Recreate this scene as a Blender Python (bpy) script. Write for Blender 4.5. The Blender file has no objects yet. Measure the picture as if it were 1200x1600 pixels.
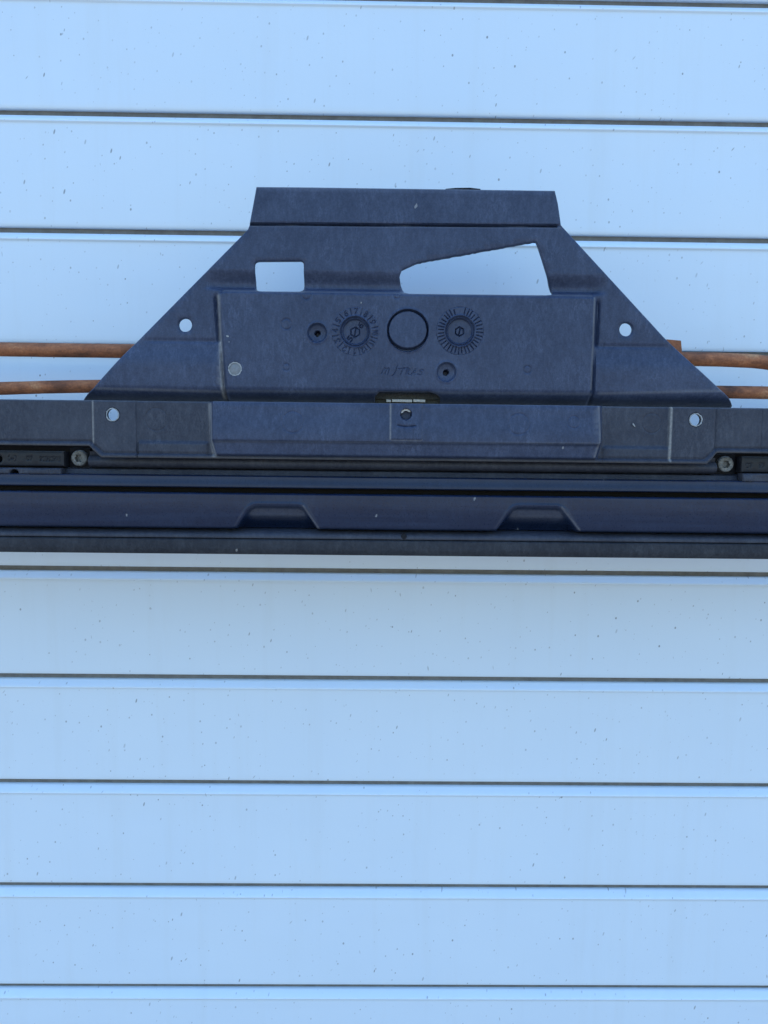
import bpy, bmesh, math, random
import numpy as np
from mathutils import Matrix, Vector
from mathutils.geometry import delaunay_2d_cdt

random.seed(7); rng = np.random.default_rng(7)
sc = bpy.context.scene
COL = sc.collection

# ------------------------------------------------------------------ camera
F = 1200.0                       # focal length in photo pixels (1200 x 1600 photo)
DIST = 0.7984                    # camera to wall face, m
ZC = 1.1567                      # camera height, m
PIT, YAW, ROL = -0.07694, -0.01219, 0.01101
SW = DIST / F                    # metres per photo pixel on the wall face
D0 = 0.145                       # reference plane of the part, metres in front of the wall
S = (DIST - D0) / F              # metres per photo pixel on the part
def _rot():
    c, s = math.cos(ROL), math.sin(ROL); rr = np.array([[c,-s,0],[s,c,0],[0,0,1]])
    c, s = math.cos(PIT), math.sin(PIT); rx = np.array([[1,0,0],[0,c,-s],[0,s,c]])
    c, s = math.cos(YAW), math.sin(YAW); ry = np.array([[c,0,s],[0,1,0],[-s,0,c]])
    return ry @ rx @ rr
ROT = _rot()
B = np.array([[1,0,0],[0,0,-1],[0,1,0]])          # y-up camera frame -> Blender world
WR = B @ ROT
cam = bpy.data.cameras.new('camera'); cam_o = bpy.data.objects.new('camera', cam); COL.objects.link(cam_o)
M = Matrix([list(WR[0])+[0], list(WR[1])+[0], list(WR[2])+[0], [0,0,0,1]])
M.translation = Vector((0, -DIST, ZC)); cam_o.matrix_world = M
cam.sensor_fit = 'VERTICAL'; cam.sensor_height = 36; cam.sensor_width = 27; cam.lens = F/1600*36
cam.clip_start = 0.01; cam.clip_end = 500
sc.camera = cam_o

# ------------------------------------------------------------------ light: open shade, sun behind the wall
ELEV, AZ = 78, 18                # sun elevation, azimuth from +Y (behind the wall) towards -X
w = bpy.data.worlds.new('World'); sc.world = w; w.use_nodes = True
nt = w.node_tree; bg = nt.nodes['Background']
sky = nt.nodes.new('ShaderNodeTexSky'); sky.sky_type = 'NISHITA'; sky.sun_disc = False
sky.sun_elevation = math.radians(ELEV); sky.sun_rotation = math.radians(-AZ)
sky.air_density = 1.8; sky.dust_density = 0.0; sky.ozone_density = 10.0
nt.links.new(sky.outputs[0], bg.inputs[0]); bg.inputs[1].default_value = 0.15
sun = bpy.data.lights.new('sun', 'SUN'); sun.energy = 2.6; sun.angle = math.radians(0.53); sun.color = (1, .95, .87)
sun_o = bpy.data.objects.new('sun', sun); COL.objects.link(sun_o); sun_o.location = (0, 3, 6)
to_sun = Vector((-math.sin(math.radians(AZ))*math.cos(math.radians(ELEV)), math.cos(math.radians(AZ))*math.cos(math.radians(ELEV)), math.sin(math.radians(ELEV))))
sun_o.rotation_euler = to_sun.to_track_quat('Z', 'Y').to_euler()
sc.view_settings.view_transform = 'Standard'; sc.view_settings.look = 'None'
sc.view_settings.exposure = 1.3; sc.view_settings.gamma = 1
sc.render.engine = 'CYCLES'

# ------------------------------------------------------------------ helpers
DEP = D0
def U(px, py, dep=None):           # photo pixel -> rectified (u right, v down) on a plane dep in front of the wall
    d = ROT @ np.array([(px-600)/F, (800-py)/F, -1.0])
    if dep is None: dep = DEP
    k = (DIST-dep)/S
    return np.array([d[0]/-d[2]*k, -d[1]/-d[2]*k])
def UL(pts): return [tuple(U(*p)) for p in pts]
def to3(u, v, h): return (u*S, -(D0 + h/1000.0), ZC - v*S)

def new_mesh(name, verts, faces, mat, parent=None, smooth=True, ang=32):
    me = bpy.data.meshes.new(name); me.from_pydata([tuple(map(float, p)) for p in verts], [], faces); me.validate(); me.update()
    bm = bmesh.new(); bm.from_mesh(me); bmesh.ops.recalc_face_normals(bm, faces=bm.faces); bm.to_mesh(me); bm.free()
    if smooth:
        me.shade_smooth(); me.set_sharp_from_angle(angle=math.radians(ang))
    me.materials.append(mat)
    o = bpy.data.objects.new(name, me); COL.objects.link(o)
    if parent: o.parent = parent; o.matrix_parent_inverse = parent.matrix_world.inverted()
    return o
def sstep(a, b, x):
    t = np.clip((x-a)/(b-a), 0, 1); return t*t*(3-2*t)
def bump(x, c, wd): return np.exp(-((x-c)/wd)**2)
def segdist(P, segs):
    d = np.full(len(P), 1e9)
    for (a, b) in segs:
        a = np.array(a); b = np.array(b); ab = b-a; L = max(ab@ab, 1e-9)
        t = np.clip(((P-a)@ab)/L, 0, 1); q = a + t[:, None]*ab
        d = np.minimum(d, np.hypot(*(P-q).T))
    return d
def loop_segs(poly): return [(poly[i], poly[(i+1) % len(poly)]) for i in range(len(poly))]
def line_segs(poly): return list(zip(poly[:-1], poly[1:]))
def inside(P, poly):
    x, y = P[:, 0], P[:, 1]; r = np.zeros(len(P), bool); n = len(poly)
    for i in range(n):
        x1, y1 = poly[i]; x2, y2 = poly[(i+1) % n]
        if y1 == y2: continue
        c = ((y1 > y) != (y2 > y)) & (x < (x2-x1)*(y-y1)/(y2-y1)+x1); r ^= c
    return r
def sdist(P, poly):              # negative inside
    d = segdist(P, loop_segs(poly)); return np.where(inside(P, poly), -d, d)
def circle(c, r, n=28): return [(c[0]+r*math.cos(2*math.pi*i/n), c[1]+r*math.sin(2*math.pi*i/n)) for i in range(n)]
def rounded(poly, r, n=4):
    out = []; N = len(poly)
    rs = r if isinstance(r, (list, tuple)) else [r]*N
    for i in range(N):
        p0, p, p1 = (np.array(poly[j % N], float) for j in (i-1, i, i+1)); rr = rs[i]
        if rr <= 0: out.append(tuple(p)); continue
        a = (p0-p)/np.linalg.norm(p0-p); b = (p1-p)/np.linalg.norm(p1-p)
        for k in range(n+1):
            t = k/n; q = (1-t)**2*(p+a*rr)+2*t*(1-t)*p+t*t*(p+b*rr); out.append(tuple(q))
    return out
def resample(poly, step):
    out = []
    for a, b in loop_segs(poly):
        L = math.dist(a, b); n = max(1, int(L/step))
        for k in range(n): out.append((a[0]+(b[0]-a[0])*k/n, a[1]+(b[1]-a[1])*k/n))
    return out

def relief(name, outline, holes, hfun, mat, parent, fine=1.5, coarse=9, thick=3.0, edge=1.2, edge_w=2.2, thr=0.02, bstep=3.0, highlight_dust=(), extra=()):
    """A moulded sheet: outline and holes in rectified pixels, surface height hfun(P) in mm, thickness in mm."""
    loops = [resample(outline, bstep)] + [resample(h, min(bstep, 2.0)) for h in holes]
    ol = np.array(outline); lo, hi = ol.min(0), ol.max(0)
    nx = int((hi[0]-lo[0])/fine)+1; ny = int((hi[1]-lo[1])/fine)+1
    gx = lo[0]+np.arange(nx)*fine; gy = lo[1]+np.arange(ny)*fine
    G = np.stack(np.meshgrid(gx, gy, indexing='ij'), -1)
    Pf = G.reshape(-1, 2)
    segs = sum([loop_segs(l) for l in [outline]+holes], [])
    def H(P):
        h = hfun(P)
        if edge:
            d = segdist(P, segs); h = h - edge*(1-np.clip(d/edge_w, 0, 1))**2
        return h
    hg = hfun(Pf).reshape(nx, ny)
    cur = np.zeros_like(hg)
    cur[1:-1, :] += np.abs(hg[2:]+hg[:-2]-2*hg[1:-1]); cur[:, 1:-1] += np.abs(hg[:, 2:]+hg[:, :-2]-2*hg[:, 1:-1])
    keep = cur > thr
    k2 = keep.copy(); k2[1:] |= keep[:-1]; k2[:-1] |= keep[1:]; k2[:, 1:] |= keep[:, :-1]; k2[:, :-1] |= keep[:, 1:]; keep = k2
    c = max(1, int(coarse/fine)); keep[::c, ::c] = True
    Pk = Pf[keep.reshape(-1)]
    if len(extra):               # exact feature points replace the grid points around them
        ex = np.array(extra); cell = {}
        for p in ex: cell.setdefault((int(p[0]//2), int(p[1]//2)), []).append(p)
        def near(p):
            for i in (-1, 0, 1):
                for j in (-1, 0, 1):
                    for q in cell.get((int(p[0]//2)+i, int(p[1]//2)+j), ()):
                        if (p[0]-q[0])**2+(p[1]-q[1])**2 < .5: return True
            return False
        Pk = np.concatenate([np.array([p for p in Pk if not near(p)]).reshape(-1, 2), ex])
    ins = inside(Pk, outline)
    for hl in holes: ins &= ~inside(Pk, hl)
    Pk = Pk[ins]; dd = segdist(Pk, segs) if len(Pk) else np.zeros(0)
    Pk = Pk[dd > 0.8]
    # ring of points just inside the rim, for a rounded arris
    rim = []
    for l, sgn in [(loops[0], 1)] + [(q, -1) for q in loops[1:]]:
        n = len(l)
        for i in range(n):
            a, p, b = np.array(l[i-1]), np.array(l[i]), np.array(l[(i+1) % n])
            t = b-a; nn = np.array([-t[1], t[0]]); nn /= max(np.linalg.norm(nn), 1e-9)
            for off in (1.0, 2.2): rim += [p+nn*off, p-nn*off]
    rim = np.array(rim); m = inside(rim, outline)
    for hl in holes: m &= ~inside(rim, hl)
    rim = rim[m]; rim = rim[segdist(rim, segs) > 0.7]
    pts = []; edges = []
    for l in loops:
        b0 = len(pts); pts += [tuple(p) for p in l]; edges += [(b0+i, b0+(i+1) % len(l)) for i in range(len(l))]
    pts += [tuple(p) for p in rim] + [tuple(p) for p in Pk]
    r = delaunay_2d_cdt([Vector(p) for p in pts], edges, [], 0, 1e-4)
    V = np.array([(p.x, p.y) for p in r[0]]); T = np.array([t for t in r[2] if len(t) == 3])
    C = V[T].mean(1); ok = inside(C, outline)
    for hl in holes: ok &= ~inside(C, hl)
    T = T[ok]
    h = H(V); n = len(V)
    verts = [to3(*V[i], h[i]) for i in range(n)] + [to3(*V[i], h[i]-thick) for i in range(n)]
    faces = [tuple(int(q) for q in t) for t in T] + [tuple(int(q)+n for q in t[::-1]) for t in T]
    cnt = {}
    for t in T:
        for a, b in ((t[0], t[1]), (t[1], t[2]), (t[2], t[0])):
            cnt.setdefault((min(a, b), max(a, b)), []).append((a, b))
    for k, e in cnt.items():
        if len(e) == 1: a, b = map(int, e[0]); faces.append((b, a, a+n, b+n))
    o = new_mesh(name, verts, faces, mat, parent)
    if highlight_dust:
        wv = np.zeros(n)
        for sg, wd, amt in highlight_dust: wv = np.maximum(wv, amt*np.clip(1.3-segdist(V, sg)/wd, 0, 1))  # strength of the pale tint along edge highlights and dusty notches
        if len(o.data.vertices) == 2*n:
            at = o.data.attributes.new('highlight_dust', 'FLOAT', 'POINT'); at.data.foreach_set('value', np.concatenate([wv, wv*0]).astype(np.float32))
    return o

def ring_pts(marks_, n=48):
    return [(c[0]+(rr+o)*math.cos(2*math.pi*i/n), c[1]+(rr+o)*math.sin(2*math.pi*i/n)) for c, rr in marks_ for o in (-2.0, -.9, 0, .9, 2.0) for i in range(n)]
def stroke_pts(segs, step=1.1, off=1.2):
    out = []
    for a, b in segs:
        a = np.array(a); b = np.array(b); L = np.linalg.norm(b-a); n = max(2, int(L/step)+1)
        nn = np.array([-(b-a)[1], (b-a)[0]])/max(L, 1e-9)
        for k in range(n):
            p = a+(b-a)*k/(n-1); out += [tuple(p), tuple(p+nn*off), tuple(p-nn*off)]
    return out
def extrude(name, prof, u0, u1, mat, parent, n=1, ang=32):
    """prof: closed list of (v, h); swept along u."""
    verts = []; faces = []; m = len(prof)
    for i in range(n+1):
        u = u0+(u1-u0)*i/n; verts += [to3(u, v, h) for v, h in prof]
    for i in range(n):
        for j in range(m):
            k = (j+1) % m; faces.append((i*m+j, i*m+k, (i+1)*m+k, (i+1)*m+j))
    faces.append(tuple(range(m))[::-1]); faces.append(tuple(n*m+j for j in range(m)))
    return new_mesh(name, verts, faces, mat, parent, ang=ang)
def slab(name, poly, h0, h1, mat, parent, bev=1.0):
    """prism with rounded front arris; poly in rectified px, h in mm (h1 = front)."""
    c = np.mean(poly, 0); n = len(poly); rings = []
    P = np.array(poly)
    def inset(d):
        out = []
        for i in range(n):
            a, p, b = P[i-1], P[i], P[(i+1) % n]
            e1 = (p-a)/max(np.linalg.norm(p-a), 1e-9); e2 = (b-p)/max(np.linalg.norm(b-p), 1e-9)
            n1 = np.array([-e1[1], e1[0]]); n2 = np.array([-e2[1], e2[0]])
            q = n1+n2; q /= max(q@q, 1e-9)/2
            if q@(c-p) < 0: q = -q
            out.append(p+q*d)
        return out
    for d, h in ((0, h0), (0, h1-bev), (bev*.3/.65, h1-bev*.3), (bev/.65, h1)): rings.append([to3(*p, h) for p in inset(d)])
    verts = sum(rings, []); faces = [tuple(range(n))[::-1]]
    for k in range(3):
        for i in range(n): j = (i+1) % n; faces.append((k*n+i, k*n+j, (k+1)*n+j, (k+1)*n+i))
    faces.append(tuple(3*n+i for i in range(n)))
    return new_mesh(name, verts, faces, mat, parent)

# ------------------------------------------------------------------ materials
def nodes(name):
    m = bpy.data.materials.new(name); m.use_nodes = True; t = m.node_tree
    b = t.nodes['Principled BSDF']; return m, t, b
def N(t, typ, **kw):
    n = t.nodes.new(typ)
    for k, v in kw.items(): setattr(n, k, v)
    return n
def mathn(t, op, a, b=None, c=None):
    n = N(t, 'ShaderNodeMath', operation=op)
    for i, x in enumerate((a, b, c)):
        if x is None: continue
        if isinstance(x, (int, float)): n.inputs[i].default_value = x
        else: t.links.new(x, n.inputs[i])
    return n.outputs[0]
def mapping(t, rot=(0,0,0), scale=(1,1,1), loc=(0,0,0)):
    g = N(t, 'ShaderNodeNewGeometry'); m = N(t, 'ShaderNodeMapping')
    m.inputs['Rotation'].default_value = rot; m.inputs['Scale'].default_value = scale; m.inputs['Location'].default_value = loc
    t.links.new(g.outputs['Position'], m.inputs['Vector']); return m.outputs[0]
def map2(t, rot=0.0, scale=(1,1), loc=(0,0)):
    g = N(t, 'ShaderNodeNewGeometry'); sp = N(t, 'ShaderNodeSeparateXYZ'); cb_ = N(t, 'ShaderNodeCombineXYZ')
    t.links.new(g.outputs['Position'], sp.inputs[0]); t.links.new(sp.outputs[0], cb_.inputs[0]); t.links.new(sp.outputs[2], cb_.inputs[1])
    rt = N(t, 'ShaderNodeVectorRotate', rotation_type='Z_AXIS'); rt.inputs['Angle'].default_value = rot; t.links.new(cb_.outputs[0], rt.inputs['Vector'])
    m = N(t, 'ShaderNodeMapping'); m.inputs['Scale'].default_value = (*scale, 1); m.inputs['Location'].default_value = (*loc, 0)
    t.links.new(rt.outputs[0], m.inputs['Vector']); return m.outputs[0]
def noise(t, vec, scale, detail=3, rough=.55):
    n = N(t, 'ShaderNodeTexNoise'); n.inputs['Scale'].default_value = scale; n.inputs['Detail'].default_value = detail; n.inputs['Roughness'].default_value = rough
    t.links.new(vec, n.inputs['Vector']); return n.outputs['Fac']
def ramp(t, fac, stops):
    r = N(t, 'ShaderNodeValToRGB'); e = r.color_ramp.elements
    while len(e) < len(stops): e.new(0.5)
    for i, (p, c) in enumerate(stops): e[i].position = p; e[i].color = (*c, 1) if len(c) == 3 else c
    t.links.new(fac, r.inputs[0]); return r.outputs[0]
def mix(t, fac, a, b):
    n = N(t, 'ShaderNodeMix', data_type='RGBA')
    for s, x in ((0, fac), (6, a), (7, b)):
        if isinstance(x, (int, float)): n.inputs[s].default_value = x
        elif isinstance(x, tuple): n.inputs[s].default_value = (*x, 1)
        else: t.links.new(x, n.inputs[s])
    return n.outputs[2]
def bumpn(t, b, h, strength, dist):
    n = N(t, 'ShaderNodeBump'); n.inputs['Strength'].default_value = strength; n.inputs['Distance'].default_value = dist
    t.links.new(h, n.inputs['Height']); t.links.new(n.outputs[0], b.inputs['Normal'])

def mat_wall():
    m, t, b = nodes('painted_metal')
    base = (0.645, 0.735, 0.81)
    col = mix(t, ramp(t, noise(t, mapping(t), 6, 3), [(.35, (0,0,0)), (.75, (1,1,1))]), base, (0.62, 0.715, 0.80))
    def specks(scale, rot, stretch, rmax, gate, off):
        v = map2(t, rot, (scale, scale*stretch), (off, off*.71))
        # wobble so that marks are not perfect ellipses
        vo = N(t, 'ShaderNodeTexVoronoi', voronoi_dimensions='2D'); vo.inputs['Scale'].default_value = 1; vo.inputs['Randomness'].default_value = 1
        t.links.new(v, vo.inputs['Vector'])
        sep = N(t, 'ShaderNodeSeparateColor'); t.links.new(vo.outputs['Color'], sep.inputs[0])
        size = mathn(t, 'MULTIPLY', mathn(t, 'POWER', sep.outputs[1], 2.0), rmax)
        on = mathn(t, 'GREATER_THAN', sep.outputs[0], gate)
        a = mathn(t, 'SMOOTH_MIN', 1.0, mathn(t, 'DIVIDE', mathn(t, 'SUBTRACT', size, vo.outputs['Distance']), 0.02), 0.01)
        a = mathn(t, 'MAXIMUM', a, 0.0)
        return mathn(t, 'MULTIPLY', mathn(t, 'MULTIPLY', a, on), mathn(t, 'ADD', mathn(t, 'MULTIPLY', sep.outputs[2], .55), .4))
    s = specks(55, .28, .34, .056, .30, 3.1)
    s = mathn(t, 'MAXIMUM', s, specks(43, -.15, .24, .036, .60, 9.3))
    s = mathn(t, 'MAXIMUM', s, mathn(t, 'MULTIPLY', specks(120, .35, .7, .10, .42, 21.7), .6))
    s = mathn(t, 'MAXIMUM', s, specks(38, .70, .26, .029, .5, 33.3))
    s = mathn(t, 'MAXIMUM', s, specks(60, .15, .75, .068, .25, 51.3))
    s = mathn(t, 'MULTIPLY', s, ramp(t, noise(t, mapping(t), 5.5, 3), [(.30, (.5,.5,.5)), (.55, (1,1,1))]))
    # faint run-off streaks and per-panel tone
    st = noise(t, map2(t, 0, (38, 2.2)), 1.0, 5, .65)
    col = mix(t, ramp(t, st, [(.52, (0,0,0)), (.80, (.16,.16,.16))]), col, (.50, .52, .50))
    oi = N(t, 'ShaderNodeObjectInfo'); col = mix(t, mathn(t, 'MULTIPLY', oi.outputs['Random'], .16), col, (.585, .675, .76))
    col = mix(t, mathn(t, 'MULTIPLY', s, .85), col, (.16, .17, .18))
    t.links.new(col, b.inputs['Base Color'])
    b.inputs['Roughness'].default_value = .38; b.inputs['Specular IOR Level'].default_value = .5
    h = mathn(t, 'ADD', mathn(t, 'MULTIPLY', noise(t, mapping(t, scale=(.5,1,1)), 9, 2), 1.0), mathn(t, 'MULTIPLY', noise(t, mapping(t), 420, 2), .02))
    bumpn(t, b, h, .5, .005)
    return m
def mat_plastic(name, base, dust, dust_amt, rough, grain=.25, grain_scale=900, swirl=.5, streak=0.0):
    m, t, b = nodes(name); p = mapping(t)
    d1 = ramp(t, noise(t, p, 22, 5, .65), [(.38, (0,0,0)), (.72, (1,1,1))])
    d2 = ramp(t, noise(t, p, 620, 4, .75), [(.38, (0,0,0)), (.66, (1,1,1))])
    d3 = ramp(t, noise(t, mapping(t, rot=(0,.7,0), scale=(1,1,.4)), 300, 4, .7), [(.44, (0,0,0)), (.68, (1,1,1))])
    # scuffs: thin noise contour lines warped across the surface
    sw = noise(t, mapping(t, rot=(0,.6,0), scale=(1,1,.35)), 120, 4, .7)
    line = mathn(t, 'SUBTRACT', 1.0, mathn(t, 'MULTIPLY', mathn(t, 'ABSOLUTE', mathn(t, 'SUBTRACT', sw, .5)), 26))
    line = mathn(t, 'MAXIMUM', line, 0)
    line = mathn(t, 'MULTIPLY', line, ramp(t, noise(t, p, 35, 2), [(.45, (0,0,0)), (.65, (1,1,1))]))
    fac = mathn(t, 'ADD', mathn(t, 'MULTIPLY', mathn(t, 'ADD', mathn(t, 'MULTIPLY', d1, .40), mathn(t, 'ADD', mathn(t, 'MULTIPLY', d2, .42), mathn(t, 'MULTIPLY', d3, .38))), dust_amt), mathn(t, 'MULTIPLY', line, swirl*.5))
    if streak: fac = mathn(t, 'ADD', fac, mathn(t, 'MULTIPLY', ramp(t, noise(t, map2(t, 0, (7, 190)), 1.0, 5, .6), [(.45, (0,0,0)), (.75, (1,1,1))]), streak))
    # white chips
    vo = N(t, 'ShaderNodeTexVoronoi', voronoi_dimensions='2D'); vo.inputs['Scale'].default_value = 42; t.links.new(map2(t, .4, (1, .6)), vo.inputs['Vector'])
    sep = N(t, 'ShaderNodeSeparateColor'); t.links.new(vo.outputs['Color'], sep.inputs[0])
    wob = mathn(t, 'ADD', vo.outputs['Distance'], mathn(t, 'MULTIPLY', mathn(t, 'SUBTRACT', noise(t, p, 700, 2), .5), .09))
    chip = mathn(t, 'MULTIPLY', mathn(t, 'LESS_THAN', wob, mathn(t, 'MULTIPLY', sep.outputs[1], .05)), mathn(t, 'GREATER_THAN', sep.outputs[0], .92))
    col = mix(t, fac, base, dust); col = mix(t, mathn(t, 'MULTIPLY', chip, .4), col, (.42, .42, .41))
    at = N(t, 'ShaderNodeAttribute'); at.attribute_name = 'highlight_dust'  # edge highlights painted into the colour as pale tan, plus notch dust
    wn = ramp(t, noise(t, p, 330, 4, .7), [(.3, (.55,.55,.55)), (.62, (1,1,1))])
    col = mix(t, mathn(t, 'MULTIPLY', at.outputs['Fac'], wn), col, (.36, .345, .32))
    t.links.new(col, b.inputs['Base Color'])
    r = mathn(t, 'ADD', mathn(t, 'MULTIPLY', d2, .14), rough-.07); t.links.new(r, b.inputs['Roughness'])
    b.inputs['Specular IOR Level'].default_value = .32
    hh = mathn(t, 'ADD', noise(t, p, grain_scale, 3, .6), mathn(t, 'MULTIPLY', noise(t, p, 120, 3), .8))
    bumpn(t, b, hh, grain, .0006)
    return m
def mat_rust():
    m, t, b = nodes('rusty_steel'); p = mapping(t)
    n1 = noise(t, mapping(t, scale=(.5,1,1)), 60, 6, .7); n2 = noise(t, p, 500, 4, .7)
    c = ramp(t, n1, [(.32, (.07,.030,.018)), (.46, (.24,.085,.036)), (.58, (.38,.14,.058)), (.72, (.52,.27,.13))])
    c = mix(t, ramp(t, n2, [(.4, (0,0,0)), (.7, (.55,.55,.55))]), c, (.12,.048,.028))
    t.links.new(c, b.inputs['Base Color']); b.inputs['Roughness'].default_value = .85
    bumpn(t, b, mathn(t, 'ADD', n2, n1), .6, .0008); return m
def mat_zinc():
    m, t, b = nodes('dull_zinc'); p = mapping(t)
    n = noise(t, p, 420, 5, .75)
    c = ramp(t, n, [(.30, (.04,.042,.042)), (.5, (.13,.133,.13)), (.7, (.26,.26,.25))]); t.links.new(c, b.inputs['Base Color'])
    b.inputs['Metallic'].default_value = .35; b.inputs['Roughness'].default_value = .55; bumpn(t, b, n, .5, .0004); return m
def mat_plain(name, c, rough, sc_=300, amt=.3, c2=None):
    m, t, b = nodes(name); n = noise(t, mapping(t), sc_, 5, .7)
    c2 = c2 or tuple(x*(1-amt) for x in c)
    t.links.new(mix(t, ramp(t, n, [(.35, (0,0,0)), (.68, (1,1,1))]), c, c2), b.inputs['Base Color']); b.inputs['Roughness'].default_value = rough
    bumpn(t, b, n, .3, .0006); return m
MW = mat_wall()
MP = mat_plastic('black_plastic', (.015,.024,.054), (.085,.110,.180), .50, .44)
MB = mat_plastic('dusty_black_plastic', (.017,.021,.036), (.090,.098,.120), .50, .56, .35)
MR = mat_plastic('smooth_black_plastic', (.004,.010,.032), (.018,.032,.070), .4, .34, .06, 500, .6, .45)
MG = mat_plastic('grained_rubber', (.008,.010,.017), (.062,.067,.078), .6, .7, 1.0, 260, .5)
MD = mat_plastic('deep_black_plastic', (.0035,.004,.007), (.010,.011,.015), .4, .75, swirl=.02)
MS = mat_plastic('strip_plastic', (.006,.008,.013), (.03,.033,.042), .45, .48, .1, 500, .3)
MRUST = mat_rust(); MZ = mat_zinc()
MSEAM = mat_plain('dirty_joint', (.17,.165,.15), .8, 90, .35)
MLINE = mat_plain('mottled_liner', (.085,.085,.072), .85, 700, .6)
MWHITE = mat_plain('white_paint_residue', (.70,.71,.71), .6, 900, .35)
MPLUG = mat_plain('grey_plug_plastic', (.20,.21,.22), .6, 400, .25)
MFLASH = mat_plain('pale_flash', (.36,.37,.37), .6, 800, .4)
MGR = mat_plain('concrete', (.18,.177,.17), .9, 8, .2)

# ------------------------------------------------------------------ structure: ground and panelled wall
gm = new_mesh('ground', [(-40,-60,0), (40,-60,0), (40,20,0), (-40,20,0)], [(0,1,2,3)], MGR, smooth=False); gm['kind'] = 'structure'

SP = 0.115                       # panel pitch, m
wall = bpy.data.objects.new('panel_wall', None); COL.objects.link(wall); wall.location = (0, 0.03, 0)
wall['label'] = 'pale painted wall of horizontal ribbed metal panels, speckled with dirt'; wall['category'] = 'wall'
bpy.context.view_layer.update()
# profile of one panel: (v down from the joint above in px, d outward in px)
prof = [(7.4,-8), (7.6,-5), (8.2,-3.6), (9.2,-2.2), (10.6,-.9), (12,.5), (13.6,2.1), (15.2,3.7), (16.8,5.2), (18.0,6.0), (19.0,6.2), (20.0,5.8), (21.2,4.6), (22.6,4.1), (26,4.0), (60,2.9), (110,1.5), (160,0.3), (167,0), (170.3,-.5), (171.8,-1.3), (172.6,-2.6), (172.86,-4.2), (172.86,-8)]
XW = 1.7
def make_panel():
    n = 24; m = len(prof); verts = []; faces = []
    for i in range(n+1):
        x = -XW+2*XW*i/n
        verts += [(x, -d*SW-.03, -v*SW) for v, d in prof]
    for i in range(n):
        for j in range(m-1): faces.append((i*m+j, i*m+j+1, (i+1)*m+j+1, (i+1)*m+j))
        faces.append((i*m+m-1, i*m, (i+1)*m, (i+1)*m+m-1))
    faces.append(tuple(range(m))[::-1]); faces.append(tuple(n*m+j for j in range(m)))
    return new_mesh('panel', verts, faces, MW, wall, ang=50)
p0 = make_panel(); p0.matrix_parent_inverse = Matrix()
for r in range(21):
    o = p0 if r == 0 else p0.copy()
    if r: COL.objects.link(o); o.parent = wall
    o.location = (0, 0, 0.115*(r+1))
back = new_mesh('backing', [(x, y, z) for x in (-XW, XW) for y in (0.0054, .16) for z in (0, 2.418)],
                [(0,1,3,2), (4,6,7,5), (0,4,5,1), (2,3,7,6), (0,2,6,4), (1,5,7,3)], MSEAM, wall, smooth=False)
back.matrix_parent_inverse = Matrix.Translation((0, -.03, 0))

# ------------------------------------------------------------------ the black bracket
br = bpy.data.objects.new('bumper_bracket', None); COL.objects.link(br); br.location = (0, 0, ZC-U(600, 866)[1]*S)
br['label'] = 'long black plastic vehicle bumper bracket with a cut-out trapezoid plate, against the pale wall'; br['category'] = 'car part'
bpy.context.view_layer.update()
UX = 1050                        # half length of the bar in rectified px
uL = lambda px, py=700: U(px, py)[0]
vv = lambda py, px=600: U(px, py)[1]

# simple stroke font for engraved marks (unit box, y up)
GL = {'0': [[(.2,0),(.8,0),(1,.3),(1,.7),(.8,1),(.2,1),(0,.7),(0,.3),(.2,0)]], '1': [[(.2,.75),(.55,1),(.55,0)]],
      '2': [[(0,.75),(.2,1),(.8,1),(1,.75),(.9,.5),(0,0),(1,0)]], '3': [[(0,1),(1,1),(.45,.58),(.8,.55),(1,.3),(.8,0),(.2,0),(0,.15)]],
      '4': [[(.75,0),(.75,1),(0,.3),(1,.3)]], '5': [[(.95,1),(.1,1),(.05,.55),(.7,.6),(1,.3),(.7,0),(0,.05)]],
      '6': [[(.9,1),(.3,.8),(0,.35),(.2,0),(.8,0),(1,.3),(.8,.55),(.2,.5),(.05,.3)]], '7': [[(0,1),(1,1),(.35,0)]],
      '8': [[(.5,.55),(.1,.75),(.3,1),(.7,1),(.9,.75),(.5,.55),(0,.28),(.25,0),(.75,0),(1,.28),(.5,.55)]],
      '9': [[(.1,0),(.7,.2),(1,.65),(.8,1),(.2,1),(0,.7),(.2,.45),(.8,.5),(.97,.7)]],
      'M': [[(-.75,0),(-.55,.95)],[(-.6,.55),(-.25,.95),(-.05,.75),(-.1,0)],[(-.08,.55),(.3,.95),(.5,.75),(.45,0)]],
      'I': [[(.1,-.25),(.35,-.2),(.55,.3),(.6,1.35)]], 'T': [[(-.3,.85),(1.5,1.0)],[(.55,.9),(.5,0)]],
      'R': [[(.2,0),(.2,.8)],[(.2,.75),(.7,.85),(.8,.6),(.25,.4),(.85,0)]], 'A': [[(0,0),(.6,.9),(.85,0)],[(.2,.3),(.8,.3)]],
      'S': [[(.9,.7),(.5,.85),(.2,.65),(.8,.3),(.6,0),(.05,.1)]], '(': [[(.7,1),(.25,.7),(.25,.3),(.7,0)]], ')': [[(.3,1),(.75,.7),(.75,.3),(.3,0)]],
      '~': [[(0,.3),(.3,.55),(.65,.3),(1,.5)]], ' ': []}
def text_segs(txt, org, wd, ht, gap, ang=0.0, shear=0.0, centre=False):
    """segments in rectified px; org = lower left of first glyph (v down); ang clockwise."""
    segs = []; total = len(txt)*wd+(len(txt)-1)*gap; x0 = -total/2 if centre else 0; y0 = -ht/2 if centre else 0
    ca, sa = math.cos(ang), math.sin(ang)
    for i, ch in enumerate(txt):
        for st in GL[ch]:
            q = []
            for gx, gy in st:
                x = x0+i*(wd+gap)+gx*wd+shear*gy*ht; y = -(y0+gy*ht)
                q.append((org[0]+x*ca-y*sa, org[1]+x*sa+y*ca))
            segs += line_segs(q)
    return segs

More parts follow.
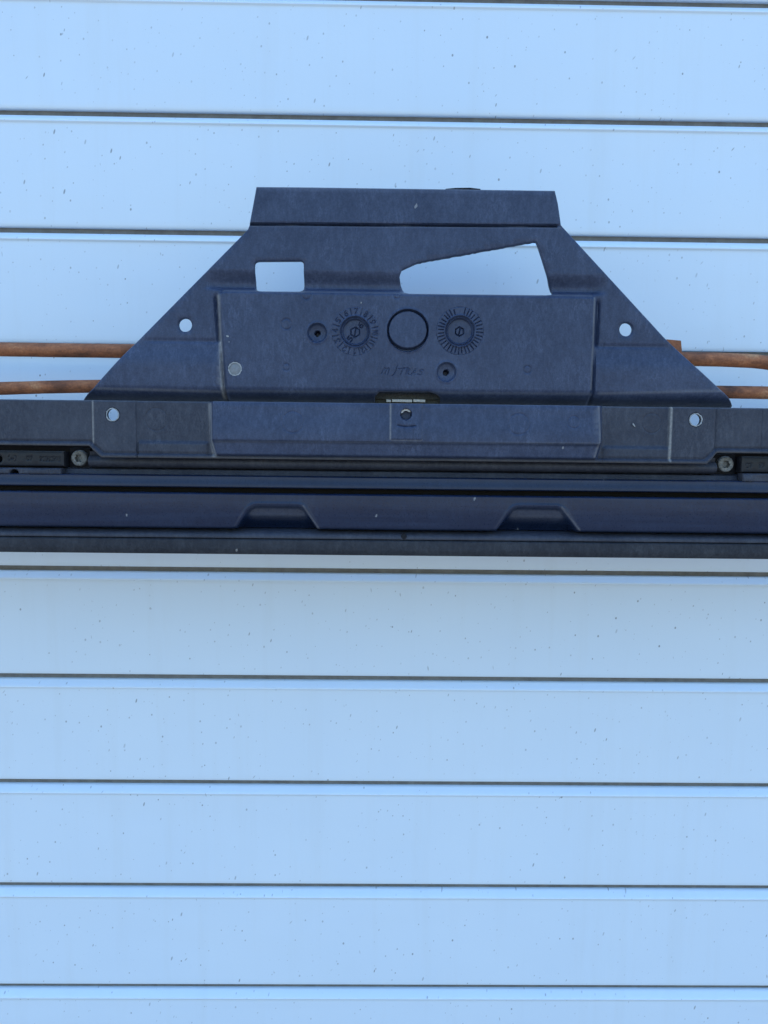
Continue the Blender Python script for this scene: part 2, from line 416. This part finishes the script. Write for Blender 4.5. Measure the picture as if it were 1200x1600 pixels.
# ---- mounting plate
DEP = D0+.002
top = [U(400,290), U(868,296)]
out = UL([(400,290.5), (470,291), (868,296.5), (873,318), (877.5,350), (884,357), (1040,527), (1062,548), (1085,571), (1128,611), (1141,622), (1153,633), (1156,640),
          (1152,643), (116,632), (116,627), (146,606), (170,579), (197,549), (386.5,357), (389,350), (395,318)])
win1 = rounded(UL([(397,407), (474,406.5), (474,455), (397.5,454.5)]), [7,6,10,11])
jag = [(650,411), (668,407), (690,403.5), (712,399), (735,395), (757,391), (780,387), (800,383.5), (820,379.5), (838,376.5)]
jg = []
for (x0, y0), (x1, y1) in zip(jag[:-1], jag[1:]):
    for k in range(5):
        jg.append((x0+(x1-x0)*k/5, y0+(y1-y0)*k/5+random.uniform(-.55, .6)))
win2 = UL([(628,421)] + jg + [(839,377), (842,384), (848,402), (855,425), (863,448), (866,456), (862,460), (853,460.5), (640,458.5), (632,456), (627,444), (624.5,430)])
cH = [U(288,507), U(980,514)]
holes = [win1, win2, circle(cH[0], 10.2), circle(cH[1], 10.2)]
slot = UL([(586,629), (586,619), (593,612.5), (672,613), (683,616), (689,622), (689,632), (586,631)])
holes.append(slot)
box = UL([(338,451), (934,460), (925,640), (352,630)]); box = rounded(box, [14,14,1,1])
vbt = lambda P: vv(451)+0*P[:, 0]           # box top line, level
V455, V547, V606, V632 = vv(455), vv(541), vv(607), vv(631)
hL = np.array(U(388,348)); hR = np.array(U(879,351))
cs = [U(496,521), U(697,582)]
cD = [U(555,519), U(718,518)]; cP = U(637,517); cG = U(368,577)
marks = [(U(448,507), 8), (U(448,574), 5), (U(823,578), 5.5), (U(479,461), 7), (U(620,462), 5)]
def h_plate(P):
    u, v = P[:, 0], P[:, 1]
    sb = sdist(P, box)
    h = np.zeros(len(P))
    # flap above the hinge groove, and the groove
    vg = hL[1]+(u-hL[0])*(hR[1]-hL[1])/(hR[0]-hL[0])
    h += .6*(1-sstep(-1.5, 0, v-vg)) - 3.6*bump(v, vg+1.0, 1.5)*sstep(hL[0], hL[0]+4, u)*(1-sstep(hR[0]-8, hR[0]-5, u))
    # lower wings swell forward
    wing = sstep(V547-4, V547+34, v)*3.0
    h += np.where(sb > 0, wing, 0)*sstep(0, 3, sb)
    h -= 1.0*bump(v, V547-5, 3.0)*(sb > 2)*sstep(uL(215), uL(245), u)*(1-sstep(uL(1015), uL(1050), u))
    # valley just above the central box
    inb = sstep(uL(315), uL(350), u)*(1-sstep(uL(915), uL(945), u))
    h -= 5.5*sstep(V455-31, V455-10, v)*(1-sstep(V455-6, V455+2, v))*inb*(sb > -4)
    # central box
    h += (4.6+.6*sstep(V455, V606, v))*(1-sstep(-7.5, 1.0, sb))
    # moat along the upper part of the box sides
    side = sstep(V455+4, V455+16, v)*(1-sstep(V547-9, V547-2, v))
    h -= 3.2*bump(sb, 3.2, 2.6)*side
    # bottom rolls back
    t = np.clip((v-V606)/(V632-V606), 0, 1.3); h -= 3*t + 13*t**2.2
    # left tip folds back a little
    # countersunk holes
    for c in cs:
        r = np.hypot(u-c[0], v-c[1]); h -= 2.2*np.sqrt(np.clip(1-(r/14.5)**2, 0, 1)) + 1.6*(1-sstep(12.6, 14.8, r)) + 9*(1-sstep(3.3, 4.5, r)) - .5*bump(r, 16, 1.2)
    # dials seats, plug seat
    for c in cD:
        r = np.hypot(u-c[0], v-c[1]); h -= 6.0*(1-sstep(33, 36, r))
    r = np.hypot(u-cP[0], v-cP[1]); h -= 4.2*(1-sstep(30.4, 32.2, r)) - .5*bump(r, 33, 1.2)
    for c, rr in marks:
        r = np.hypot(u-c[0], v-c[1]); h -= .5*bump(r, rr, 1.0)
    r = np.hypot(u-cG[0], v-cG[1]); h -= 2.0*(1-sstep(9, 10.5, r))
    # script lettering, engraved
    m = (u > ms[0]) & (u < ms[1]) & (v > ms[2]) & (v < ms[3])
    if m.any():
        d = segdist(P[m], script); h[m] -= .5*np.clip(1-d/1.2, 0, 1)
    return h
o = U(602,585)
script = text_segs('MITRAS', o, 8.2, 10, 1.6, .012, .28)
ss = np.array(script).reshape(-1, 2); ms = (ss[:, 0].min()-3, ss[:, 0].max()+3, ss[:, 1].min()-3, ss[:, 1].max()+3)
WP = [(line_segs(UL([(341,462), (344,540), (349,620)])), 3.4, .6), (line_segs(UL([(929,466), (926,545), (923,608)])), 2.2, .4),
      (line_segs(UL([(350,454), (925,462)])), 2.2, .22), (line_segs(UL([(1085,571), (1128,612)])), 1.4, .3), (line_segs(UL([(150,607), (350,612)])), 2.2, .2), (line_segs(UL([(395,291), (868,297)])), 1.6, .3), (line_segs(UL([(388,352), (878,355)])), 1.3, .16), (line_segs(UL([(350,611), (925,616)])), 2.4, .12), (line_segs(UL([(935,615), (1125,611)])), 2.2, .16)]  # painted highlights along the plate, box and hinge edges
plate = relief('mounting_plate', out, holes, h_plate, MP, br, fine=1.45, thr=.035, highlight_dust=WP, extra=ring_pts(marks, 40)+stroke_pts(script))
boxh = 4.9
# dials
def dial(c, R, segs, depth, wall_h):
    outl = circle(c, R, 72)
    def hf(P):
        r = np.hypot(P[:, 0]-c[0], P[:, 1]-c[1]); h = np.full(len(P), wall_h)
        h -= 1.5*bump(r, R-2.2, 1.1)
        h += .9*bump(r, 23.6, 1.2) - 3.2*(1-sstep(17.5, 20.6, r)) - 1.2*bump(r, 21.4, 1.0)
        d = segdist(P, segs); h -= depth*np.where(r < 21, 1.6, 1.0)*np.clip(1-d/1.15, 0, 1)
        return h
    return relief('date_dial', outl, [], hf, MP, br, fine=.62, coarse=4, thick=1.6, edge=.5, edge_w=1.5, thr=.03)
def polar(c, a, r): a = math.radians(a); return (c[0]+r*math.sin(a), c[1]-r*math.cos(a))
def hexa(c, r): return loop_segs([(c[0]+r*math.cos(math.pi/3*i+.5), c[1]+r*math.sin(math.pi/3*i+.5)) for i in range(6)])
s1 = []
c = cD[0]
for i, n_ in enumerate(['7','8','9','10','11','12','1','2','3','4','5','6']):
    a = 2+30*i; s1 += text_segs(n_, polar(c, a, 30.5), 4.6 if len(n_) == 1 else 3.4, 7.4, 1.2, math.radians(a), 0, True)
    s1.append((polar(c, a+15.5, 25.5), polar(c, a+15.5, 36.5)))
s1 += hexa(c, 7.5)+[(polar(c, 10, 7.5), polar(c, 190, 8.5))]
s1 += text_segs('6', polar(c, 38, 13.2), 5.5, 7.5, 1, math.radians(-52), 0, True) + text_segs('5', polar(c, 218, 13.0), 5.5, 7.5, 1, math.radians(-52), 0, True)
dial(c, 40, s1, .8, boxh+.25)
s2 = []; c = cD[1]
for i in range(35):
    a = 10*i+13+random.uniform(-1.2, 1.2)
    if 350 < a % 360 or a % 360 < 6: continue
    s2.append((polar(c, a, 25.0+random.uniform(0, 1)), polar(c, a, 36+random.uniform(-3.5, .8))))
s2 += hexa(c, 7.0)+[(polar(c, 12, 5.5), polar(c, 192, 6))]
dial(c, 39.5, s2, 1.15, boxh+.25)
# plug: slightly tipped disc, lower rim standing out
def hplug(P):
    du, dv = P[:, 0]-cP[0], P[:, 1]-cP[1]; r = np.hypot(du, dv)
    h = boxh-.2 + .6*np.clip(dv/30, -1, 1) - (3.0+2.4*np.clip(dv/30, -.3, 1))*sstep(28.3-3.6*np.clip(dv/30, 0, 1)**2, 30.2, r)
    return h
relief('blanking_plug', circle(cP, 30.4, 60), [], hplug, MP, br, fine=1.0, coarse=6, thick=2.5, edge=.3, thr=.03)
def ragged(c, r, amp, n=36): return [(c[0]+(r+random.uniform(-amp, amp))*math.cos(2*math.pi*i/n), c[1]+(r+random.uniform(-amp, amp))*math.sin(2*math.pi*i/n)) for i in range(n)]
def ring(name, c, r0, r1, h0, h1, mat, parent, amp=.5, n=36):
    a = ragged(c, r0, amp*.5, n); b = ragged(c, r1, amp, n); V = []; Fc = []
    for q, hh in ((a, h1), (b, h1), (b, h0), (a, h0)): V += [to3(*p, hh) for p in q]
    for k in range(4):
        for i in range(n): j = (i+1) % n; l = (k+1) % 4; Fc.append((k*n+i, k*n+j, l*n+j, l*n+i))
    return new_mesh(name, V, Fc, mat, parent, smooth=False)
pg = slab('hole_plug', circle(cG, 9.4, 24), 2.2, boxh-.3, MPLUG, br, .4)
ring('flash_rim', cG, 8.9, 10.4, boxh-1, boxh+.25, MFLASH, pg, .7)
# thin torn sliver curling above the top edge
sl = UL([(697,292), (712,290.6), (735,290.2), (752,292.2), (752,295), (697,295)])
slab('torn_sliver', sl, -3.4, -2.2, MD, br, .3)
# liner visible in the slot at the foot of the plate
extrude('slot_liner', [(vv(608), -16), (vv(608), -14), (vv(621.5), -11), (vv(623), -13), (vv(634), -13), (vv(634), -16)], U(580,620)[0], U(694,620)[0], MLINE, plate)
for a, b_ in ((604,611), (613,645), (647,666)):
    slab('paint_residue', UL([(a,622.4), (b_,622.8), (b_,627.2), (a,626.6)]), -13, -9.5, MWHITE, plate, .4)
# ---- upper cross bar
DEP = D0+.010
Vt = vv(630.5); Vb = vv(719.5); Vs = vv(702)
dl, dr = U(139,697)[0], U(1121,706)[0]; dl2, dr2 = U(159,713)[0], U(1104,720)[0]
cb = [(-UX,Vt), (UX,Vt), (UX,Vs), (dr,Vs), (dr2,Vb), (dl2,Vb), (dl,Vs), (-UX,Vs)]
lip = [(-UX-50,Vs), (dl,Vs), (dl2,Vb), (dr2,Vb), (dr,Vs), (UX+50,Vs)]
ch = [U(176,648), U(1087,656), U(634,648)]
x145, x213, x327, x940, x1049, x1119 = (uL(q, 660) for q in (145,213.5,327,941,1049,1119))
cbox = [U(326,629), U(942,633), U(942,692), U(933,720), U(335,717), U(327,690)]
cbox = [tuple(q) for q in cbox]; cbox[0] = (cbox[0][0], Vt-30); cbox[1] = (cbox[1][0], Vt-30); cbox[3] = (cbox[3][0], Vb+1); cbox[4] = (cbox[4][0], Vb+1)
cmarks = [(U(459,660),16), (U(808,663),16), (U(243,655),17), (U(1020,661),15), (U(893,660),9)]
tab = rounded([(U(610,640)[0],Vt-20), (U(660,640)[0],Vt-20), (U(660,640)[0],vv(688)), (U(610,640)[0],vv(688))], [0,0,3,3])
V690, V694 = vv(690), vv(695)
def h_bar(P):
    u, v = P[:, 0], P[:, 1]; h = np.full(len(P), 9.0)
    sb = sdist(P, cbox); sl_ = segdist(P, line_segs(lip))
    h += 1.2*sstep(x145-.5, x145+2, u)*(1-sstep(x213-2, x213+.5, u))
    h += 1.2*sstep(x1049-.5, x1049+2, u)*(1-sstep(x1119-2.5, x1119, u))
    h += 1.6*bump(u, x145, 1.5) + 1.9*bump(u, x1049-1, 1.8)
    h -= .9*bump(u, x1119+1.5, 1.6) + .8*bump(u, x213+1, 1.3) + .6*bump(u, uL(1192,660), 1.0)*(v > Vt)
    # recessed fields either side, with a ledge low down
    fld = (sstep(x213+1, x213+3, u)*(1-sstep(x327-6, x327, u)) + sstep(x940, x940+6, u)*(1-sstep(x1049-4, x1049-2, u)))
    h += fld*(2.4*sstep(V694-3, V694+2.5, v) - 1.0)
    # rim lip along the lower edge
    h += 1.8*(1-sstep(3.5, 7, sl_)) - .7*bump(sl_, 7.5, 1.5)
    for c, rr in cmarks:
        r = np.hypot(u-c[0], v-c[1]); h -= .32*bump(r, rr, .9)
    return h
def h_house(P):
    u, v = P[:, 0], P[:, 1]; sb = sdist(P, cbox)
    h = 9.0+(7.5+3.0*sstep(Vt, V690, v)-2.6*sstep(V690-1, V690+5, v)-1.0*sstep(V690+4, Vb-6, v))*(1-sstep(-9.5, -.5, sb)) - 4.5*sstep(Vb-7, Vb, v)
    st = sdist(P, tab); h += .9*(1-sstep(-2.0, .3, st))
    h -= 1.0*np.clip(1-segdist(P, tline)/1.6, 0, 1)
    for c, rr in cmarks:
        r = np.hypot(u-c[0], v-c[1]); h -= .32*bump(r, rr, .9)
    r = np.hypot(u-ch[2][0], v-ch[2][1]); h -= 7*(1-sstep(7.2, 8.8, r))
    return h
tline = line_segs(UL([(621,665), (630,667), (640,667), (648,666)]))
WB = [(line_segs([(x145+.5,Vt), (x145+.5,Vs-6)]), 1.7, .55), (line_segs([(x1049-1,Vt), (x1049-1,vv(715))]), 2.3, .75), (line_segs(UL([(328,632), (331,690), (335,712)])), 3.5, .5),
      (line_segs([(-UX,Vt), (UX,Vt)]), 1.2, .25), (line_segs([(q[0], q[1]-1) for q in lip]), 1.3, .2)]  # bar edges lightened by colour, as if catching light
bar = relief('cross_bar', cb, [circle(ch[0], 9.6), circle(ch[1], 9.6)], h_bar, MB, br, fine=1.45, coarse=12, thick=4, thr=.04, edge=1.4, highlight_dust=WB, extra=ring_pts([m for m in cmarks[2:4]]))
for c in ch[:2]: ring('flash_rim', c, 8.7, 10.1, 9.2, 10.5, MFLASH, bar, .6)
hbox = [(cbox[0][0],Vt+.3), (cbox[1][0],Vt+.3), cbox[2], (cbox[3][0],Vb-.5), (cbox[4][0],Vb-.5), cbox[5]]
WH = [(line_segs(UL([(330,632), (332,690), (338,712)])), 2.6, .6), (line_segs([(cbox[0][0]+8,Vt), (cbox[1][0]-8,Vt)]), 1.2, .25), (line_segs(tab[-8:]), 1.0, .25), (line_segs(UL([(932,636), (933,690), (926,714)])), 2.2, .25), (line_segs(UL([(340,690), (930,693)])), 2.0, .1), (line_segs([(tab[0][0],Vt), (tab[0][0],vv(686))]), 1.3, .5)]  # housing and tab edge highlights, painted in pale tan
house = relief('bar_housing', hbox, [], h_house, MP, br, fine=1.3, coarse=10, thick=5, thr=.035, edge=1.0, highlight_dust=WH, extra=ring_pts(cmarks[:2]+cmarks[4:])+stroke_pts(tline))
def fleck(x, y, w_, l_, a, h, parent):
    c = U(x, y); q = []
    for i in range(9):
        t_ = 2*math.pi*i/9; e = random.uniform(.6, 1.15); xx, yy = w_*e*math.cos(t_), l_*e*math.sin(t_)
        q.append(to3(c[0]+xx*math.cos(a)-yy*math.sin(a), c[1]+xx*math.sin(a)+yy*math.cos(a), h))
    q2 = [(p[0], p[1]+.0008, p[2]) for p in q]
    new_mesh('paint_fleck', q+q2, [tuple(range(9)), tuple(range(17, 8, -1))]+[(i, (i+1) % 9, 9+(i+1) % 9, 9+i) for i in range(9)], MFLASH, parent, smooth=False)
fleck(991, 664, 1.0, 4.2, -.7, 9.3, bar); fleck(354, 524, 2.4, 1.5, .3, 5.1, plate); fleck(356, 533, .9, .8, 0, 5.1, plate); fleck(564, 471, .9, 1.8, .4, 5.1, plate)
# crescent of pale residue inside the small hole on the tab
aa = [(ch[2][0]+r*math.cos(t), ch[2][1]+r*math.sin(t)) for r, ts in ((8.2, np.linspace(-2.9,-.5,10)), (5.6, np.linspace(-.7,-2.7,10))) for t in ts]
new_mesh('paint_residue', [to3(*p, 14.6) for p in aa]+[to3(*p, 10.5) for p in aa], [tuple(range(20)), tuple(range(39,19,-1))]+[(i, (i+1) % 20, 20+(i+1) % 20, 20+i) for i in range(20)], MWHITE, house, smooth=False)

DEP = D0-.004
# ---- channel below the bar: rounded rib, ledge
def arc(v0, v1, h0, hc, n=8):    # convex profile between v0 and v1
    return [(v0+(v1-v0)*i/n, h0+(hc-h0)*math.sin(math.pi*i/n)**.6) for i in range(n+1)]
ru0, ru1 = U(139,722)[0], U(1119,726)[0]
v1 = vv(716); v2 = vv(735)
extrude('channel_rib', [(v1-6,-25), (v1-6,-6)]+arc(v1, v2, -7, -1.5)+[(v2,-25)], ru0, ru1, MB, br)
extrude('channel_ledge', [(v2+.2,-25), (v2+.2,-12), (v2+3,-8), (vv(745),-6.5), (vv(745),-25)], U(96,740)[0], U(1160,740)[0], MB, br)
# ---- rail below the channel
DEP = D0+.0045
va, vb_ = vv(745.5), vv(765)
extrude('inner_rail', [(va,-25), (va,1.5), (va+.8,3.2), (va+2,4.0), (va+10,4.2), (va+12.2,4.7), (vb_-2,4.8), (vb_-.6,4.2), (vb_,2.6), (vb_,-25)], -UX, UX, MR, br)
# ---- outer rail with two thumb notches
DEP = D0+.009
vc, vd = vv(773), vv(828.5)
def notch(x0, x1, x2, x3, yt, yb): return [tuple(U(x0,yb)), tuple(U(x1,yt)), tuple(U(x2,yt+1)), tuple(U(x3,yb+1))]
n1 = notch(366,392,474,499,789,826.5); n2 = notch(772,801,877,906,791.5,828)
nn_ = [[(p[0], p[1]) if i in (1,2) else (p[0], vd+4) for i, p in enumerate(q)] for q in (n1, n2)]
nn_ = [rounded(q, [0,10,10,0]) for q in nn_]
def h_rail(P):
    u, v = P[:, 0], P[:, 1]; t = (v-vc)/(vd-vc)
    h = 9+1.6*np.sin(np.pi*np.clip(t, 0, 1))*.6+1.0*(1-t)
    h += .25*np.sin(u/37.0)*.3
    h -= 1.3*sstep(.93, 1.02, t)
    for q in nn_:
        s = sdist(P, q); k = 1-sstep(-6, .5, s)
        vt = min(p[1] for p in q); tt = np.clip((v-vt)/(vd-vt), 0, 1)
        h -= k*(2.5+4.5*tt+9*sstep(.38, 1.0, tt))
        h += .5*bump(s, 2.5, 2.0)*(v < vd-3)
    return h
relief('outer_rail', [(-UX,vc), (UX,vc), (UX,vd), (-UX,vd)], [], h_rail, MR, br, fine=1.6, coarse=16, thick=5, edge=1.6, edge_w=2.6, thr=.05, highlight_dust=[(line_segs([n1[2], n1[3]]), 1.3, .3), (line_segs([n2[2], n2[3]]), 1.3, .3), (line_segs(UL([(398,801), (470,802)])), 11, .10), (line_segs(UL([(806,804), (874,805)])), 11, .10)])  # painted highlight on each notch's right edge, real dust inside
# ---- lower bead and grained rubber strip
DEP = D0+.006
ve, vf, vg_ = vv(829.5), vv(843.5), vv(869)
extrude('lower_bead', [(ve,-25), (ve,-4), (ve+2.5,1.5), (ve+5,4.6), (ve+8,6.1), (ve+11,6.6), (vf-1,6.4), (vf-.3,5.5), (vf,3.5), (vf,-25)], -UX, UX, MB, br)
extrude('rubber_strip', [(vf+.3,-25), (vf+.3,4.2), (vf+1.2,5.6), (vf+3,6.4), (vf+14,6.8), (vg_-6,6.2), (vg_-3.5,5.2), (vg_-1.5,4.6), (vg_-.4,3.6), (vg_,2), (vg_,-25)], -UX, UX, MG, br)
# dark carrier behind everything; its back rests on the wall
extrude('carrier_beam', [(vv(700),-14), (vv(864),-14), (vv(866),-22), (vv(862),-30), (vv(702),-30)], -UX+4, UX-4, MD, br)
for up in (-930, 930): extrude('mounting_post', [(vv(760),-29), (vv(820),-29), (vv(820),-144.4), (vv(760),-144.4)], up-30, up+30, MD, br)
# small pit on the bead
slab('pit', circle(U(631,838), 4.5, 14), 4, 6.75, MD, br, .3)

# ---- retaining strips with bolts
DEP = D0-.003
def bolt(c, h0, parent=br):
    n = 48; V = []; Fc = []
    def lobes(i, r): return r*(1+.11*math.cos(6*2*math.pi*i/n))
    rings = [(12.8,-4,0), (12.8,2.0,0), (12.2,3.2,0), (11,3.7,0), (7.6,3.8,0), (6.0,3.8,1), (5.4,3.2,1), (5.2,.2,1)]
    for r, h, l in rings:
        for i in range(n):
            rr = lobes(i, r) if l else r; a = 2*math.pi*i/n
            V.append(to3(c[0]+rr*math.cos(a), c[1]+rr*math.sin(a), h0+h))
    for k in range(len(rings)-1):
        for i in range(n): j = (i+1) % n; Fc.append((k*n+i, k*n+j, (k+1)*n+j, (k+1)*n+i))
    Fc.append(tuple((len(rings)-1)*n+i for i in range(n))); Fc.append(tuple(range(n))[::-1])
    return new_mesh('bolt', V, Fc, MZ, parent)
def strip_piece(poly, segs, hole, h0, h1):
    def hf(P):
        h = np.full(len(P), h1)
        if segs: h = h-.55*np.clip(1-segdist(P, segs)/1.0, 0, 1)
        return h
    fr = [poly[0], poly[1], poly[2], poly[3]]
    return relief('retaining_strip', fr, hole, hf, MS, br, fine=.95, coarse=14, thick=h1-h0, edge=1.2, edge_w=2.0, thr=.03)
yT, yB = vv(706.5, 50)-0.0, vv(730, 50)
yT = U(50,704.5)[1]; yB = U(50,728.5)[1]
seg = text_segs('(~)', U(13.5,720), 4.6, 8.5, .4, .01) + text_segs('07', U(43,719), 4.0, 6.2, 1.2, .01) + text_segs('90080918', U(64,720), 3.1, 6.6, 1.0, .01)
strip_piece([(-UX,yT), (U(102,716)[0],yT), (U(102,716)[0],yB), (-UX,yB)], seg, [circle(U(-1,717), 5.6, 20)], -10, -1)
yT2 = U(1180,713.5)[1]; yB2 = U(1180,738.5)[1]
strip_piece([(U(1156.5,725)[0],yT2), (UX,yT2), (UX,yB2), (U(1156.5,725)[0],yB2)], text_segs('07', U(1164,730), 4.0, 6.2, 1.2, .01)+text_segs('90', U(1184,730), 3.4, 6.6, 1.2, .01), [], -10, -1)
for cx, cy, sx in ((121,716,1), (1137,725.5,-1)):
    q = [(cx-sx*18,cy-15), (cx-sx*12,cy-17), (cx+sx*15,cy-15.5), (cx+sx*16,cy+15.5), (cx-sx*12,cy+17), (cx-sx*18,cy+14)]
    slab('bolt_seat', UL(q), -18, -10.5, MD, br, .8)
    # thin raised frame round the seat
    bolt(U(cx,cy), -9.5)
DEP = D0+.004
# end pads of the inner rail, with one drilled hole at left
def pad(poly, hole, c):
    def hf(P):
        h = 4.0+.8*np.sin(P[:, 0]*.11+c)*np.sin(P[:, 1]*.23)+1.2*bump(P[:, 0], c, 3)
        return h
    return relief('rail_pad', poly, hole, hf, MB, br, fine=2, coarse=8, thick=8, edge=1.2)
vp0 = U(40,731)[1]; pad([(-UX,vp0), (U(95,740)[0],vp0), (U(95,740)[0],va+1.5), (-UX,va+1.5)], [circle(U(21,740.5), 7.0, 20)], U(80,745)[0])
vp1 = U(1180,740)[1]; pad([(U(1160.5,745)[0],vp1), (UX,vp1), (UX,va+1.5), (U(1160.5,745)[0],va+1.5)], [], U(1172,745)[0])

# ------------------------------------------------------------------ rusty rods behind the plate
def rod(name, pts, r, dep):
    """pts: photo pixels of the centre line; smooth tube."""
    P = [U(*p, dep=dep) for p in pts]
    P = [Vector((p[0]*S, -dep, ZC-p[1]*S)) for p in P]
    Q = []
    for i in range(len(P)-1):
        a, b, c, d = P[max(i-1,0)], P[i], P[i+1], P[min(i+2,len(P)-1)]
        for k in range(8):
            t = k/8; Q.append(.5*((2*b)+(c-a)*t+(2*a-5*b+4*c-d)*t*t+(3*b-a-3*c+d)*t**3))
    Q.append(P[-1]); n = 20; V = []; Fc = []
    for i, q in enumerate(Q):
        t = (Q[min(i+1,len(Q)-1)]-Q[max(i-1,0)]).normalized(); s = Vector((0,1,0)); w_ = t.cross(s).normalized()
        for k in range(n):
            a = 2*math.pi*k/n; rr = r*(1+random.uniform(-.012,.012)); V.append(q+s*rr*math.cos(a)+w_*rr*math.sin(a))
    for i in range(len(Q)-1):
        for k in range(n): j = (k+1) % n; Fc.append((i*n+k, i*n+j, (i+1)*n+j, (i+1)*n+k))
    Fc.append(tuple(range(n))[::-1]); Fc.append(tuple((len(Q)-1)*n+k for k in range(n)))
    root = bpy.data.objects.new(name, None); COL.objects.link(root); root.location = Q[0]; bpy.context.view_layer.update()
    new_mesh('rod', V, Fc, MRUST, root); return root
RD = 0.120
ra = rod('rusty_rod', [(-380,541), (-200,543), (0,545.8), (120,547.5), (195,548.5), (500,554), (900,559), (1065,561), (1100,561.5), (1150,563), (1200,567), (1300,584), (1420,612)], .0061, RD)
ra['label'] = 'upper rust-brown steel rod, its right end bending down, behind the black bracket'; ra['category'] = 'rod'; ra['group'] = 'rusty rods behind the bracket'
rb = rod('rusty_rod', [(-380,619), (-200,613), (0,607), (130,603.8), (330,602), (700,606.5), (1125,612.6), (1200,613.8), (1420,618)], .0056, RD)
rb['label'] = 'lower rust-brown steel rod just above the bar, behind the black bracket'; rb['category'] = 'rod'; rb['group'] = 'rusty rods behind the bracket'
# small welded tab on the upper rod
tb = [U(*p, dep=RD) for p in ((1040,531), (1062,533), (1064,556), (1040,556))]
V = [(p[0]*S, -RD-dy, ZC-p[1]*S) for dy in (-.001, .003) for p in tb]
new_mesh('tab', V, [(0,1,2,3), (7,6,5,4), (0,4,5,1), (1,5,6,2), (2,6,7,3), (3,7,4,0)], MRUST, ra, smooth=False)
